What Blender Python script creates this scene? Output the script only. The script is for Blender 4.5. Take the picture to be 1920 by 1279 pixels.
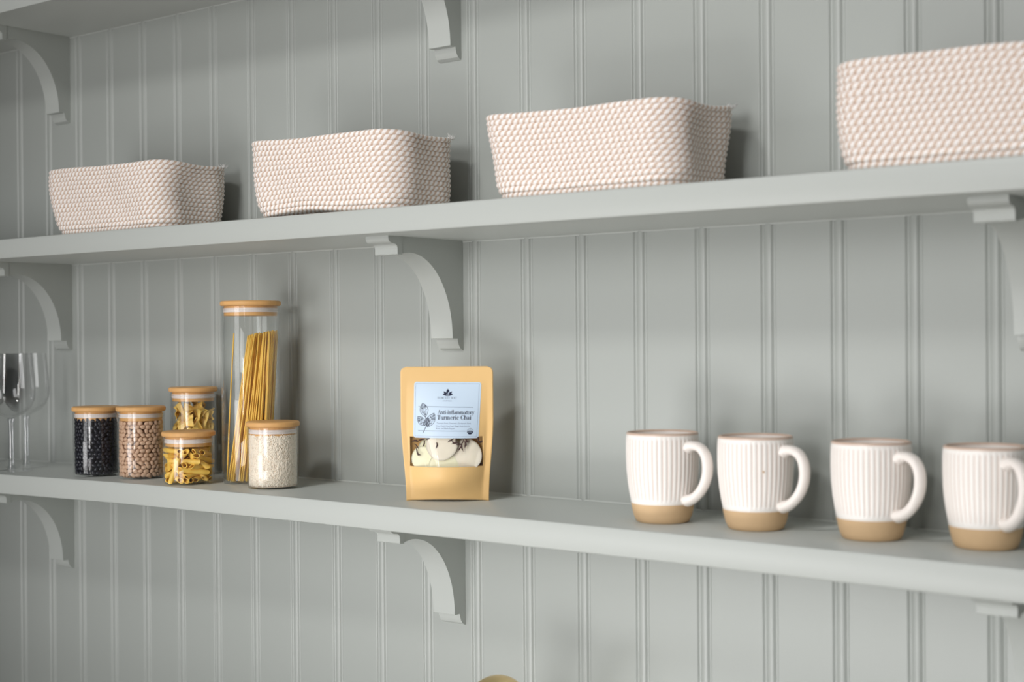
import bpy, bmesh, math, random
import numpy as np
from mathutils import Vector, Matrix
for o in list(bpy.data.objects): bpy.data.objects.remove(o)
SC = bpy.context.scene
COL = SC.collection
P = 0.0889            # beadboard pitch in metres
ZC = 1.57             # camera height
YAW, PIT, ROL, FPX = 0.6645, -0.0044, -0.0077, 2700.0

# ------------------------------------------------------------------ camera
def setup_camera():
    c, s = math.cos(YAW), math.sin(YAW)
    fw = Vector((-s*math.cos(PIT), c*math.cos(PIT), math.sin(PIT)))
    rt = Vector((c, s, 0)); up = rt.cross(fw)
    r2 = rt*math.cos(ROL) + up*math.sin(ROL)
    u2 = up*math.cos(ROL) - rt*math.sin(ROL)
    cd = bpy.data.cameras.new('camera'); co = bpy.data.objects.new('camera', cd)
    COL.objects.link(co)
    m = Matrix((( r2.x, u2.x, -fw.x, 26.0188*P), (r2.y, u2.y, -fw.y, -16.9806*P), (r2.z, u2.z, -fw.z, ZC), (0, 0, 0, 1)))
    co.matrix_world = m
    cd.sensor_width = 36; cd.lens = FPX/1920*36
    cd.clip_start = 0.05
    cd.dof.use_dof = True
    foc = Vector((8.8*P, -1.2*P, ZC-0.12))
    cd.dof.focus_distance = (foc - m.translation).dot(fw)
    cd.dof.aperture_fstop = 4.5
    SC.camera = co
    return co
CAM = setup_camera()
FWH = Vector((-math.sin(YAW), math.cos(YAW), 0))      # horizontal viewing direction

# ------------------------------------------------------------------ light
W = bpy.data.worlds.new('world'); SC.world = W; W.use_nodes = True
bg = W.node_tree.nodes['Background']
bg.inputs[1].default_value = 0.48
def world_nodes():
    # soft room light: bright in front of the panelled wall and below, dim to the right
    nt = W.node_tree; tc = nt.nodes.new('ShaderNodeTexCoord'); sp = nt.nodes.new('ShaderNodeSeparateXYZ')
    nt.links.new(tc.outputs['Generated'], sp.inputs[0])
    r = nt.nodes.new('ShaderNodeValToRGB'); mr = nt.nodes.new('ShaderNodeMapRange'); mr.inputs[1].default_value = -1; mr.inputs[2].default_value = 1
    nt.links.new(sp.outputs[0], mr.inputs[0]); nt.links.new(mr.outputs[0], r.inputs[0])
    e = r.color_ramp.elements; e[0].position = 0.0; e[0].color = (0.45, 0.46, 0.47, 1); e[1].position = 1.0; e[1].color = (0.16, 0.16, 0.16, 1)
    k = r.color_ramp.elements.new(0.55); k.color = (1.0, 1.0, 1.0, 1)
    k = r.color_ramp.elements.new(0.8); k.color = (0.55, 0.55, 0.55, 1)
    r2 = nt.nodes.new('ShaderNodeValToRGB'); m2 = nt.nodes.new('ShaderNodeMapRange'); m2.inputs[1].default_value = -1; m2.inputs[2].default_value = 1
    nt.links.new(sp.outputs[2], m2.inputs[0]); nt.links.new(m2.outputs[0], r2.inputs[0])
    e = r2.color_ramp.elements; e[0].position = 0.1; e[0].color = (0.9, 0.9, 0.89, 1); e[1].position = 0.9; e[1].color = (0.55, 0.56, 0.57, 1)
    mx = nt.nodes.new('ShaderNodeMix'); mx.data_type = 'RGBA'; mx.blend_type = 'MULTIPLY'; mx.inputs[0].default_value = 1
    nt.links.new(r.outputs[0], mx.inputs[6]); nt.links.new(r2.outputs[0], mx.inputs[7]); nt.links.new(mx.outputs[2], bg.inputs[0])
world_nodes()
def area(name, loc, target, sx, sy, power, col, spread=180):
    l = bpy.data.lights.new(name, 'AREA'); l.shape = 'RECTANGLE'; l.size = sx; l.size_y = sy
    l.energy = power; l.color = col; l.spread = math.radians(spread)
    o = bpy.data.objects.new(name, l); COL.objects.link(o); o.location = loc
    o.rotation_euler = (Vector(target)-Vector(loc)).to_track_quat('-Z', 'Y').to_euler()
    return o
area('window_light_key', (1.1, -2.3, 3.30), (1.25, 0, 1.5), 0.36, 0.3, 5.6, (1.0, 0.985, 0.96), 100)
area('fill_light_low', (1.3, -2.2, 0.5), (1.3, 0, 1.05), 0.8, 0.6, 2.5, (1.0, 0.99, 0.99), 60)  # added fill to brighten the lower wall, not a known window
area('fill_light_high', (1.4, -2.8, 2.3), (1.4, 0, 1.65), 0.8, 0.8, 2.0, (1.0, 0.99, 0.985), 60)  # added fill for the upper wall, power fitted to its brightness
area('fill_light_left', (0.2, -2.7, 0.9), (0.8, 0, 1.2), 1.0, 1.0, 5.0, (1.0, 0.99, 0.99), 90)  # added fill balancing the left part of the wall, no real source
area('window_light_back', (2.05, -4.2, 1.75), (0.7, 0, 1.5), 0.22, 1.6, 24, (1.0, 0.99, 0.98))
area('window_light_side', (1.66, -4.3, 1.75), (0.7, 0, 1.5), 0.12, 1.6, 9, (1.0, 0.99, 0.98))
SC.view_settings.view_transform = 'Standard'
SC.view_settings.look = 'None'
SC.view_settings.exposure = 0.0
SC.view_settings.gamma = 1.0
SC.view_settings.use_curve_mapping = False

# ------------------------------------------------------------------ materials
def srgb(r, g, b):
    f = lambda v: (v/255/12.92) if v/255 <= 0.04045 else ((v/255+0.055)/1.055)**2.4
    return (f(r), f(g), f(b), 1)
def mat(name, col=(0.8, 0.8, 0.8, 1), rough=0.5, spec=0.5, metal=0.0, bump=None, var=None, sss=0, trans=0, ior=1.45):
    m = bpy.data.materials.new(name); m.use_nodes = True
    nt = m.node_tree; b = nt.nodes['Principled BSDF']
    b.inputs['Base Color'].default_value = col; b.inputs['Roughness'].default_value = rough
    b.inputs['Specular IOR Level'].default_value = spec; b.inputs['Metallic'].default_value = metal
    b.inputs['Transmission Weight'].default_value = trans; b.inputs['IOR'].default_value = ior
    if sss:
        b.inputs['Subsurface Weight'].default_value = sss; b.inputs['Subsurface Radius'].default_value = (0.004, 0.003, 0.002); b.inputs['Subsurface Scale'].default_value = 1.0
    tc = nt.nodes.new('ShaderNodeTexCoord')
    if bump:
        sc, st, di = bump
        n = nt.nodes.new('ShaderNodeTexNoise'); n.inputs['Scale'].default_value = sc; n.inputs['Detail'].default_value = 4
        nt.links.new(tc.outputs['Object'], n.inputs['Vector'])
        bp = nt.nodes.new('ShaderNodeBump'); bp.inputs['Strength'].default_value = st; bp.inputs['Distance'].default_value = di
        nt.links.new(n.outputs['Fac'], bp.inputs['Height']); nt.links.new(bp.outputs['Normal'], b.inputs['Normal'])
    if var:
        sc, amt = var[:2]; stretch = var[2] if len(var) > 2 else (1, 1, 1)
        mp = nt.nodes.new('ShaderNodeMapping'); mp.inputs['Scale'].default_value = stretch
        nt.links.new(tc.outputs['Object'], mp.inputs['Vector'])
        n = nt.nodes.new('ShaderNodeTexNoise'); n.inputs['Scale'].default_value = sc; n.inputs['Detail'].default_value = 5
        nt.links.new(mp.outputs['Vector'], n.inputs['Vector'])
        mx = nt.nodes.new('ShaderNodeMix'); mx.data_type = 'RGBA'
        mx.inputs[6].default_value = tuple(v*(1-amt) for v in col[:3]) + (1,)
        mx.inputs[7].default_value = tuple(min(1, v*(1+amt)) for v in col[:3]) + (1,)
        nt.links.new(n.outputs['Fac'], mx.inputs[0]); nt.links.new(mx.outputs[2], b.inputs['Base Color'])
    return m
def thin_glass(name, tint=(0.97, 0.985, 0.98, 1), ior=1.45, edge=0.0):
    m = bpy.data.materials.new(name); m.use_nodes = True; nt = m.node_tree
    for n in list(nt.nodes): nt.nodes.remove(n)
    out = nt.nodes.new('ShaderNodeOutputMaterial'); mx = nt.nodes.new('ShaderNodeMixShader')
    t = nt.nodes.new('ShaderNodeBsdfTransparent'); t.inputs[0].default_value = tint
    g = nt.nodes.new('ShaderNodeBsdfGlossy'); g.inputs['Roughness'].default_value = 0.02; g.inputs[0].default_value = (1, 1, 1, 1)
    lw = nt.nodes.new('ShaderNodeLayerWeight'); lw.inputs[0].default_value = 0.5
    pw = nt.nodes.new('ShaderNodeMath'); pw.operation = 'POWER'; pw.inputs[1].default_value = 4.0
    f = nt.nodes.new('ShaderNodeMath'); f.operation = 'MULTIPLY_ADD'; f0 = ((ior-1)/(ior+1))**2; f.inputs[1].default_value = 0.85; f.inputs[2].default_value = f0
    nt.links.new(lw.outputs['Facing'], pw.inputs[0]); nt.links.new(pw.outputs[0], f.inputs[0]); nt.links.new(f.outputs[0], mx.inputs[0]); nt.links.new(t.outputs[0], mx.inputs[1]); nt.links.new(g.outputs[0], mx.inputs[2])
    nt.links.new(mx.outputs[0], out.inputs[0])
    return m
M = {}
M['wall'] = mat('sage_paint_shaded', srgb(168, 172, 168), 0.33, 0.5, bump=(18, 0.05, 0.002))  # same paint as the shelves, darkened for the shade in the recess
M['shelf'] = mat('sage_paint', srgb(186, 190, 186), 0.35, 0.45, bump=(10, 0.04, 0.002))
M['darkwall'] = mat('dark_grey_paint', srgb(62, 64, 62), 0.5, 0.3)
M['plaster'] = mat('white_plaster', srgb(200, 200, 196), 0.8, 0.2, bump=(30, 0.1, 0.002))
M['counter'] = mat('pale_stone', srgb(240, 238, 234), 0.3, 0.4, var=(6, 0.05))
M['floorwood'] = mat('floor_wood', srgb(170, 150, 125), 0.5, 0.3, var=(5, 0.15, (1, 12, 1)))
M['brass'] = mat('brushed_brass', (0.90, 0.68, 0.36, 1), 0.30, 0.5, metal=1.0, bump=(200, 0.03, 0.001))
M['glass'] = thin_glass('jar_glass', (0.99, 0.995, 0.993, 1), 1.42)
M['crystal'] = thin_glass('wine_glass_bowl', (0.995, 0.996, 0.997, 1), 1.36)
M['stemglass'] = thin_glass('wine_glass_stem', (0.93, 0.94, 0.95, 1), 2.0)
M['solidglass'] = mat('solid_glass', (1, 1, 1, 1), 0.0, 0.5, trans=1.0, ior=1.48)
M['bamboo'] = mat('bamboo', srgb(222, 172, 112), 0.45, 0.35, var=(9, 0.16, (2, 14, 2)))
M['silicone'] = mat('white_silicone', srgb(232, 222, 218), 0.45, 0.4)
M['tan'] = mat('raw_stoneware', srgb(216, 184, 144), 0.7, 0.25, bump=(300, 0.08, 0.001), var=(60, 0.06))
M['rimglaze'] = mat('rim_glaze', srgb(212, 186, 168), 0.35, 0.5)
M['glaze'] = mat('cream_glaze', srgb(246, 238, 232), 0.28, 0.5)
M['kraft'] = mat('kraft_paper', srgb(238, 197, 134), 0.42, 0.4, bump=(45, 0.12, 0.001), var=(25, 0.035))
M['label'] = mat('label_paper', srgb(206, 224, 242), 0.35, 0.4)
M['ink'] = mat('dark_navy_ink', srgb(34, 40, 66), 0.5, 0.3)
M['inkgrey'] = mat('grey_blue_ink', srgb(110, 122, 150), 0.5, 0.3)
M['inkmid'] = mat('slate_ink', srgb(70, 80, 108), 0.5, 0.3)
M['film'] = thin_glass('clear_film', (0.98, 0.98, 0.97, 1), 1.3)
M['slice'] = mat('dried_slice', srgb(252, 243, 212), 0.6, 0.3, var=(60, 0.12), sss=0.1)
M['slice2'] = mat('pale_grey_slice', srgb(236, 227, 210), 0.6, 0.3, var=(50, 0.12), sss=0.1)
M['leaf'] = mat('dried_leaf', srgb(78, 56, 54), 0.6, 0.3, var=(90, 0.3))
M['blackbean'] = mat('black_bean', srgb(34, 34, 44), 0.18, 0.6)
M['pinto'] = mat('pinto_bean', srgb(214, 178, 150), 0.4, 0.4, var=(220, 0.22))
M['beanshade'] = mat('bean_core_shaded', srgb(150, 112, 88), 0.6, 0.3, var=(150, 0.3))  # filler core in bean colour, darkened as shade between the beans
M['rice'] = mat('rice_grain', srgb(250, 238, 222), 0.45, 0.4)
M['ricebrown'] = mat('rice_core', srgb(236, 218, 198), 0.6, 0.3, var=(350, 0.15))
M['pasta'] = mat('durum_pasta', srgb(250, 206, 98), 0.4, 0.4, var=(40, 0.06), sss=0.05)
M['pasta2'] = mat('bow_tie_pasta', srgb(242, 204, 112), 0.45, 0.4, var=(40, 0.06), sss=0.05)
M['spag'] = mat('spaghetti', srgb(248, 202, 96), 0.4, 0.4, var=(30, 0.08, (1, 1, .05)))
M['stitch'] = mat('white_thread', srgb(246, 244, 242), 0.8, 0.2)

def rope_mat():
    m = mat('cotton_rope', (1, 1, 1, 1), 0.85, 0.15); nt = m.node_tree; b = nt.nodes['Principled BSDF']
    uv = nt.nodes.new('ShaderNodeUVMap'); uv.uv_map = 'UVMap'
    sp = nt.nodes.new('ShaderNodeSeparateXYZ'); nt.links.new(uv.outputs[0], sp.inputs[0])
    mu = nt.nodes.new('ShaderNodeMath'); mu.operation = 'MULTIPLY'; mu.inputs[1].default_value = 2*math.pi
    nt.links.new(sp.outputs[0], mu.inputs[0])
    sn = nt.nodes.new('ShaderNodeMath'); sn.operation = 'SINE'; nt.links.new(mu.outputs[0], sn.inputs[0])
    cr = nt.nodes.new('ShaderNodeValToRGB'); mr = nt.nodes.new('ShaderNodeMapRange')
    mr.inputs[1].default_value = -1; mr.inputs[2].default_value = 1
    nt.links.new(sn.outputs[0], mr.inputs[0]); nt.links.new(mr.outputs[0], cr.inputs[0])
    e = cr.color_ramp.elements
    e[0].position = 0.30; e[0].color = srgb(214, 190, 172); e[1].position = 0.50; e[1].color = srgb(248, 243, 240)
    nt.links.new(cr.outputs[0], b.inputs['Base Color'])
    return m
M['rope'] = rope_mat()
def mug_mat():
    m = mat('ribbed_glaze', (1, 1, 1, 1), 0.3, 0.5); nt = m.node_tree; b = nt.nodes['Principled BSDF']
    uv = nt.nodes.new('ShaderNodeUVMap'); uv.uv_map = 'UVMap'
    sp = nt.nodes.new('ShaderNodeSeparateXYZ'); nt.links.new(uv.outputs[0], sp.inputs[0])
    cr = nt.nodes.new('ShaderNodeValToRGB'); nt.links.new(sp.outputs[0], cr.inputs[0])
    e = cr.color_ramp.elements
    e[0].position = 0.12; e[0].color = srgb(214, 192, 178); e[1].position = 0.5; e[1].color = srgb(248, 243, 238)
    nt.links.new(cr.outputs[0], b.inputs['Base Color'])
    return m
M['ribbed'] = mug_mat()

# ------------------------------------------------------------------ helpers
def tag(o, label=None, cat=None, group=None, kind=None):
    if label: o['label'] = label
    if cat: o['category'] = cat
    if group: o['group'] = group
    if kind: o['kind'] = kind
    return o
def empty(name, loc, rz=0, **k):
    o = bpy.data.objects.new(name, None); COL.objects.link(o); o.location = loc; o.rotation_euler = (0, 0, rz)
    o.empty_display_size = 0.02
    return tag(o, **k)
def mesh(name, vs, fs, mats, parent=None, smooth=True, fm=None, uv=None):
    me = bpy.data.meshes.new(name)
    vs = np.asarray(vs, dtype=np.float32).reshape(-1, 3)
    me.from_pydata([tuple(map(float, v)) for v in vs], [], fs)
    for m in (mats if isinstance(mats, (list, tuple)) else [mats]): me.materials.append(m)
    if smooth: me.polygons.foreach_set('use_smooth', [True]*len(me.polygons))
    if fm is not None: me.polygons.foreach_set('material_index', fm)
    if uv is not None:
        l = me.uv_layers.new(name='UVMap'); l.data.foreach_set('uv', np.asarray(uv, dtype=np.float32).ravel())
    me.update()
    o = bpy.data.objects.new(name, me); COL.objects.link(o)
    if parent is not None: o.parent = parent
    return o
def auto_smooth(o, ang=0.6):
    me = o.data; bm = bmesh.new(); bm.from_mesh(me)
    for f in bm.faces: f.smooth = True
    for e in bm.edges:
        e.smooth = not (len(e.link_faces) == 2 and e.calc_face_angle(0) > ang)
    bm.to_mesh(me); bm.free()
def fixn(o):
    bm = bmesh.new(); bm.from_mesh(o.data); bmesh.ops.recalc_face_normals(bm, faces=bm.faces); bm.to_mesh(o.data); bm.free(); return o
def prism_x(name, prof, x0, x1, m, parent=None, nseg=1, zf=None, ang=0.5, bevel=0):
    """closed profile in (y, z) extruded along x with nseg steps"""
    n = len(prof); vs = []; fs = []
    for k in range(nseg+1):
        x = x0+(x1-x0)*k/nseg; dz = zf(x) if zf else 0
        vs += [(x, y, z+dz) for y, z in prof]
    for k in range(nseg):
        for i in range(n):
            j = (i+1) % n; fs.append((k*n+i, k*n+j, (k+1)*n+j, (k+1)*n+i))
    fs.append(tuple(range(n))[::-1]); fs.append(tuple(range(nseg*n, nseg*n+n)))
    o = mesh(name, vs, fs, m, parent)
    if bevel:
        bm = bmesh.new(); bm.from_mesh(o.data)
        es = [e for e in bm.edges if len(e.link_faces) == 2 and e.calc_face_angle(0) > 1.0]
        bmesh.ops.bevel(bm, geom=es, offset=bevel, segments=2, affect='EDGES', profile=0.5)
        bm.to_mesh(o.data); bm.free()
    fixn(o); auto_smooth(o, ang)
    return o
def lathe(name, prof, m, parent=None, n=64, loc=(0, 0, 0), closed=False, ang=0.7, fm=None):
    """prof: (r, z) list; r==0 ends are poles"""
    vs = []; fs = []; idx = []
    for r, z in prof:
        if r <= 1e-7: idx.append([len(vs)]*n); vs.append((loc[0], loc[1], loc[2]+z))
        else:
            idx.append(list(range(len(vs), len(vs)+n)))
            for k in range(n):
                a = 2*math.pi*k/n; vs.append((loc[0]+r*math.cos(a), loc[1]+r*math.sin(a), loc[2]+z))
    mi = []
    rng = range(len(prof) if closed else len(prof)-1)
    for i in rng:
        A, B = idx[i], idx[(i+1) % len(prof)]
        for k in range(n):
            q = [A[k], A[(k+1) % n], B[(k+1) % n], B[k]]
            q2 = []
            for v in q:
                if v not in q2: q2.append(v)
            if len(q2) > 2: fs.append(tuple(q2)); mi.append(fm[i] if fm else 0)
    o = mesh(name, vs, fs, m, parent, fm=mi if fm else None)
    fixn(o); auto_smooth(o, ang)
    return o
def tube(name, pts, rad, m, parent=None, n=12, cap=True, flat=1.0, side=None):
    """swept tube through pts with radius (or list); flat scales the section across 'side'"""
    pts = [Vector(p) for p in pts]; N = len(pts); vs = []; fs = []
    rads = rad if isinstance(rad, (list, tuple)) else [rad]*N
    prev = None
    for i, p in enumerate(pts):
        t = (pts[min(i+1, N-1)]-pts[max(i-1, 0)]).normalized()
        if side is not None: a = Vector(side).normalized()
        elif prev is None:
            a = t.orthogonal().normalized()
        else: a = (prev-t*prev.dot(t)).normalized()
        prev = a; b = t.cross(a).normalized()
        for k in range(n):
            th = 2*math.pi*k/n
            vs.append(p+a*math.cos(th)*rads[i]*flat+b*math.sin(th)*rads[i])
    for i in range(N-1):
        for k in range(n):
            fs.append((i*n+k, i*n+(k+1) % n, (i+1)*n+(k+1) % n, (i+1)*n+k))
    if cap: fs.append(tuple(range(n))[::-1]); fs.append(tuple(range((N-1)*n, N*n)))
    return fixn(mesh(name, vs, fs, m, parent))
def copy_obj(o, parent=None):
    c = o.copy(); COL.objects.link(c)
    if parent is not None: c.parent = parent
    return c
def copy_tree(o, parent=None):
    c = copy_obj(o, parent)
    for ch in list(o.children): copy_tree(ch, c)
    return c
def smoothstep(a, b, x):
    t = max(0, min(1, (x-a)/(b-a))); return t*t*(3-2*t)

# ------------------------------------------------------------------ setting
XL, XR = -0.97*P, 28*P
def build_wall():
    g0, g1 = 0.0745, 0.0745            # bead half-spacing in pitches (13.3 mm between grooves)
    prof = []                           # (x, y) along one pitch centred on a bead
    b = 0.0072
    def groove(c, w, d, n=6):
        return [(c-w/2+w*k/n, d*math.sin(math.pi*k/n) if 0 < k < n else 0.0) for k in range(n+1)]
    prof += [(-b-0.0040, 0.0)]+groove(-b, 0.0064, 0.0026)
    prof += [(-b+0.0032+(2*b-0.0062)*k/8, 0.0-0.0010*math.sin(math.pi*k/8)) for k in range(1, 8)]
    prof += groove(b, 0.0060, 0.0024)+[(b+0.0038, 0.0)]
    line = [(XL-0.05, 0.0)]
    for n in range(0, 29):
        line += [(n*P+x, y) for x, y in prof]
    z0, z1 = 0.0, 2.75
    vs = []; fs = []
    for x, y in line: vs += [(x, y, z0), (x, y, z1)]
    for i in range(len(line)-1):
        fs.append((2*i, 2*i+2, 2*i+3, 2*i+1))
    L = len(vs)
    line_end = None; xa, xb = line[0][0], line[-1][0]
    vs += [(xa, 0.03, z0), (xa, 0.03, z1), (xb, 0.03, z0), (xb, 0.03, z1)]
    e = 2*(len(line)-1)
    fs += [(L, 0, 1, L+1), (e, L+2, L+3, e+1), (L+2, L, L+1, L+3)]
    o = mesh('wall_back', vs, fs, M['wall']); fixn(o); auto_smooth(o, 0.9)
    tag(o, kind='structure')
build_wall()
def box(name, a, b, m, parent=None, bevel=0):
    bm = bmesh.new(); bmesh.ops.create_cube(bm, size=1)
    for v in bm.verts: v.co = Vector([a[i]+(v.co[i]+0.5)*(b[i]-a[i]) for i in range(3)])
    if bevel: bmesh.ops.bevel(bm, geom=list(bm.edges), offset=bevel, segments=3, affect='EDGES', profile=0.5)
    me = bpy.data.meshes.new(name); bm.to_mesh(me); bm.free(); me.materials.append(m)
    o = bpy.data.objects.new(name, me); COL.objects.link(o)
    if parent: o.parent = parent
    if bevel: auto_smooth(o, 0.6)
    return o
tag(box('floor', (-2.5, -5.2, -0.05), (5.0, 0.03, 0.0), M['floorwood']), kind='structure')
tag(box('wall_left', (XL-0.06, -1.2, 0.0), (XL, 0.0, 2.75), M['darkwall']), kind='structure')  # unseen side wall, its reach and dark colour set to shade the left end

def shelf(name, zb, zt, depth, m, camber, label):
    r = 0.0035
    prof = [(0.0, zt), (-depth+r, zt), (-depth+r*0.3, zt-r*0.3), (-depth, zt-r), (-depth, zb+r), (-depth+r*0.3, zb+r*0.3), (-depth+r, zb), (-0.0024, zb), (-0.0008, zb-0.0008), (0.0, zb-0.0024), (0.0, zb)]
    prof = [(0.0, zt+0.0024), (-0.0008, zt+0.0008), (-0.0024, zt)] + prof[1:-1]
    o = prism_x(name, prof, XL, XR, m, nseg=40 if camber else 1, zf=camber, ang=0.5)
    tag(o, label, 'shelf')
    return o
def camber(x):
    n = x/P; return (0.018-0.060*((n-11)/10.5)**2-0.03*max(0, min(1, (6-n)/4)))*P
SH = 2.0637*P
Z1T = ZC-2.4236*P; Z1B = ZC-2.7898*P; Z2B = ZC+1.4496*P; Z2T = ZC+1.8121*P; Z3B = ZC+5.9155*P; Z3T = Z3B+0.033
shelf('wall_shelf', Z1B, Z1T, SH, M['shelf'], camber, 'long sage green wooden shelf carrying the jars, paper pouch and mugs')
shelf('wall_shelf', Z2B, Z2T, SH, M['shelf'], None, 'long sage green wooden shelf carrying the four rope baskets')
shelf('wall_shelf', Z3B, Z3T, SH, M['shelf'], None, 'topmost sage green shelf, only its underside seen at upper left')

# ------------------------------------------------------------------ brackets
def arc_pts(n=28):
    # from the cap end to the foot, quarter ellipse with a small rise behind the cap
    pts = []
    cx, cz, rx, rz = 0.1085, -0.1330, 0.0855, 0.1125
    pts.append((0.1250, -0.0225))
    for k in range(n+1):
        a = math.pi/2*k/n
        x = cx-rx*math.sin(a); z = cz+rz*math.cos(a)
        pts.append((x, z))
    return pts
T = 0.0385
def bracket_profile():
    p = [(0.0, 0.0), (0.150, 0.0), (0.1500, -0.003)]
    for k in range(1, 7):      # concave sweep, then a rounded nose
        t = math.pi/2*k/6; p.append((0.150-0.0085*(1-math.cos(t)), -0.003-0.0065*math.sin(t)))
    for k in range(1, 7):
        t = math.pi/2*k/6; p.append((0.1395-0.0065*math.sin(t), -0.0100-0.0045*(1-math.cos(t))))
    p += [(0.1325, -0.0155), (0.1325, -0.0228), (0.1315, -0.0238)]
    return p
def make_bracket(name, x_right, zt, label):
    root = empty(name, (x_right, 0, zt), label=label, cat='shelf bracket', group=None)
    t = T
    # body: flat top, arc front, straight back
    prof = [(0.0, 0.0), (0.131, 0.0), (0.131, -0.0235)] + arc_pts() + [(0.0225, -0.1335), (0.0, -0.1335)]
    body = prism_x('arched_body', [(-y, z) for y, z in prof], -t, 0.0, M['shelf'], root, ang=0.35)
    cap = bracket_profile()[1:] + [(0.124, -0.0240), (0.124, 0.0)]
    capo = prism_x('moulded_cap', [(-y, z) for y, z in cap], -t-0.0008, 0.0008, M['shelf'], root, ang=0.35)
    foot = [(0.0, -0.1335), (0.0125, -0.1335), (0.0120, -0.138), (0.0100, -0.1425), (0.0070, -0.1468), (0.0030, -0.1492), (0.0, -0.150)]
    prism_x('moulded_foot', [(-y, z) for y, z in foot], -t-0.0, 0.0, M['shelf'], root, ang=0.35)
    return root
NB, BS, NR = 11.7718, 10.0459, 20.7417
for (n, pos) in ((NB-BS, 'left'), (NB, 'middle'), (NR, 'right')):
    for (zt, sh) in ((Z3B, 'top'), (Z2B, 'basket'), (Z1B, 'jar')):
        where = {'left': {'top': 'beneath the topmost shelf at the left edge of the photo', 'basket': 'beneath the basket shelf above the wine glasses', 'jar': 'below the jar shelf, under the wine glasses'},
                 'middle': {'top': 'hanging at the top centre, only its lower end in view', 'basket': 'beneath the basket shelf, above the paper pouch', 'jar': 'below the jar shelf, under the paper pouch'},
                 'right': {'top': 'beneath the topmost shelf', 'basket': 'beneath the basket shelf at the right edge, above the mugs', 'jar': 'below the jar shelf at the lower right, under the mugs'}}[pos][sh]
        if pos == 'right' and sh == 'top': continue
        z = zt + (camber(n*P) if sh == 'jar' else 0)
        b = make_bracket('shelf_bracket', n*P, z, 'curved sage green shelf bracket '+where)
        b['group'] = 'curved brackets under the shelves'

# ------------------------------------------------------------------ counter and tap
zc = 0.91
ct = box('countertop', (XL, -0.64, zc-0.03), (XR, -0.0005, zc), M['counter'], bevel=0.002)
tag(ct, 'pale stone worktop running along the panelled wall below the shelves', 'countertop')
cb = empty('base_cabinet', ((XL+XR)/2, -0.3, 0), label='sage green base cabinet carrying the stone worktop', cat='cabinet')
hw = (XR-XL)/2-0.02
box('body', (-hw, -0.29, 0.0), (hw, 0.28, zc-0.0305), M['shelf'], cb, bevel=0.002)
def faucet():
    top_z = ZC-4.62*P; nf = 13.77
    x = nf*P; yb = -0.10; R = 0.062; r = 0.0135
    root = empty('faucet', (x, yb, zc), label='brass gooseneck faucet rising from the worktop, only the top of its arch in view', cat='faucet')
    h = top_z-zc-R-r
    pts = [(0, 0, 0.05), (0, 0, h*0.6), (0, 0, h)]
    for k in range(1, 25):
        a = math.pi*k/24; pts.append((0, -R+R*math.cos(a), h+R*math.sin(a)))
    pts += [(0, -2*R, h-0.02), (0, -2*R, h-0.05)]
    tube('spout', pts, r, M['brass'], root, n=28)
    lathe('base_ring', [(0, 0), (0.026, 0), (0.026, 0.006), (0.02, 0.010), (0.019, 0.055), (0.0135, 0.06), (0, 0.06)], M['brass'], root, n=36)
    tube('lever', [(0.018, 0, 0.035), (0.05, 0, 0.042), (0.085, 0, 0.05)], [0.006, 0.0045, 0.004], M['brass'], root)
faucet()

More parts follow.
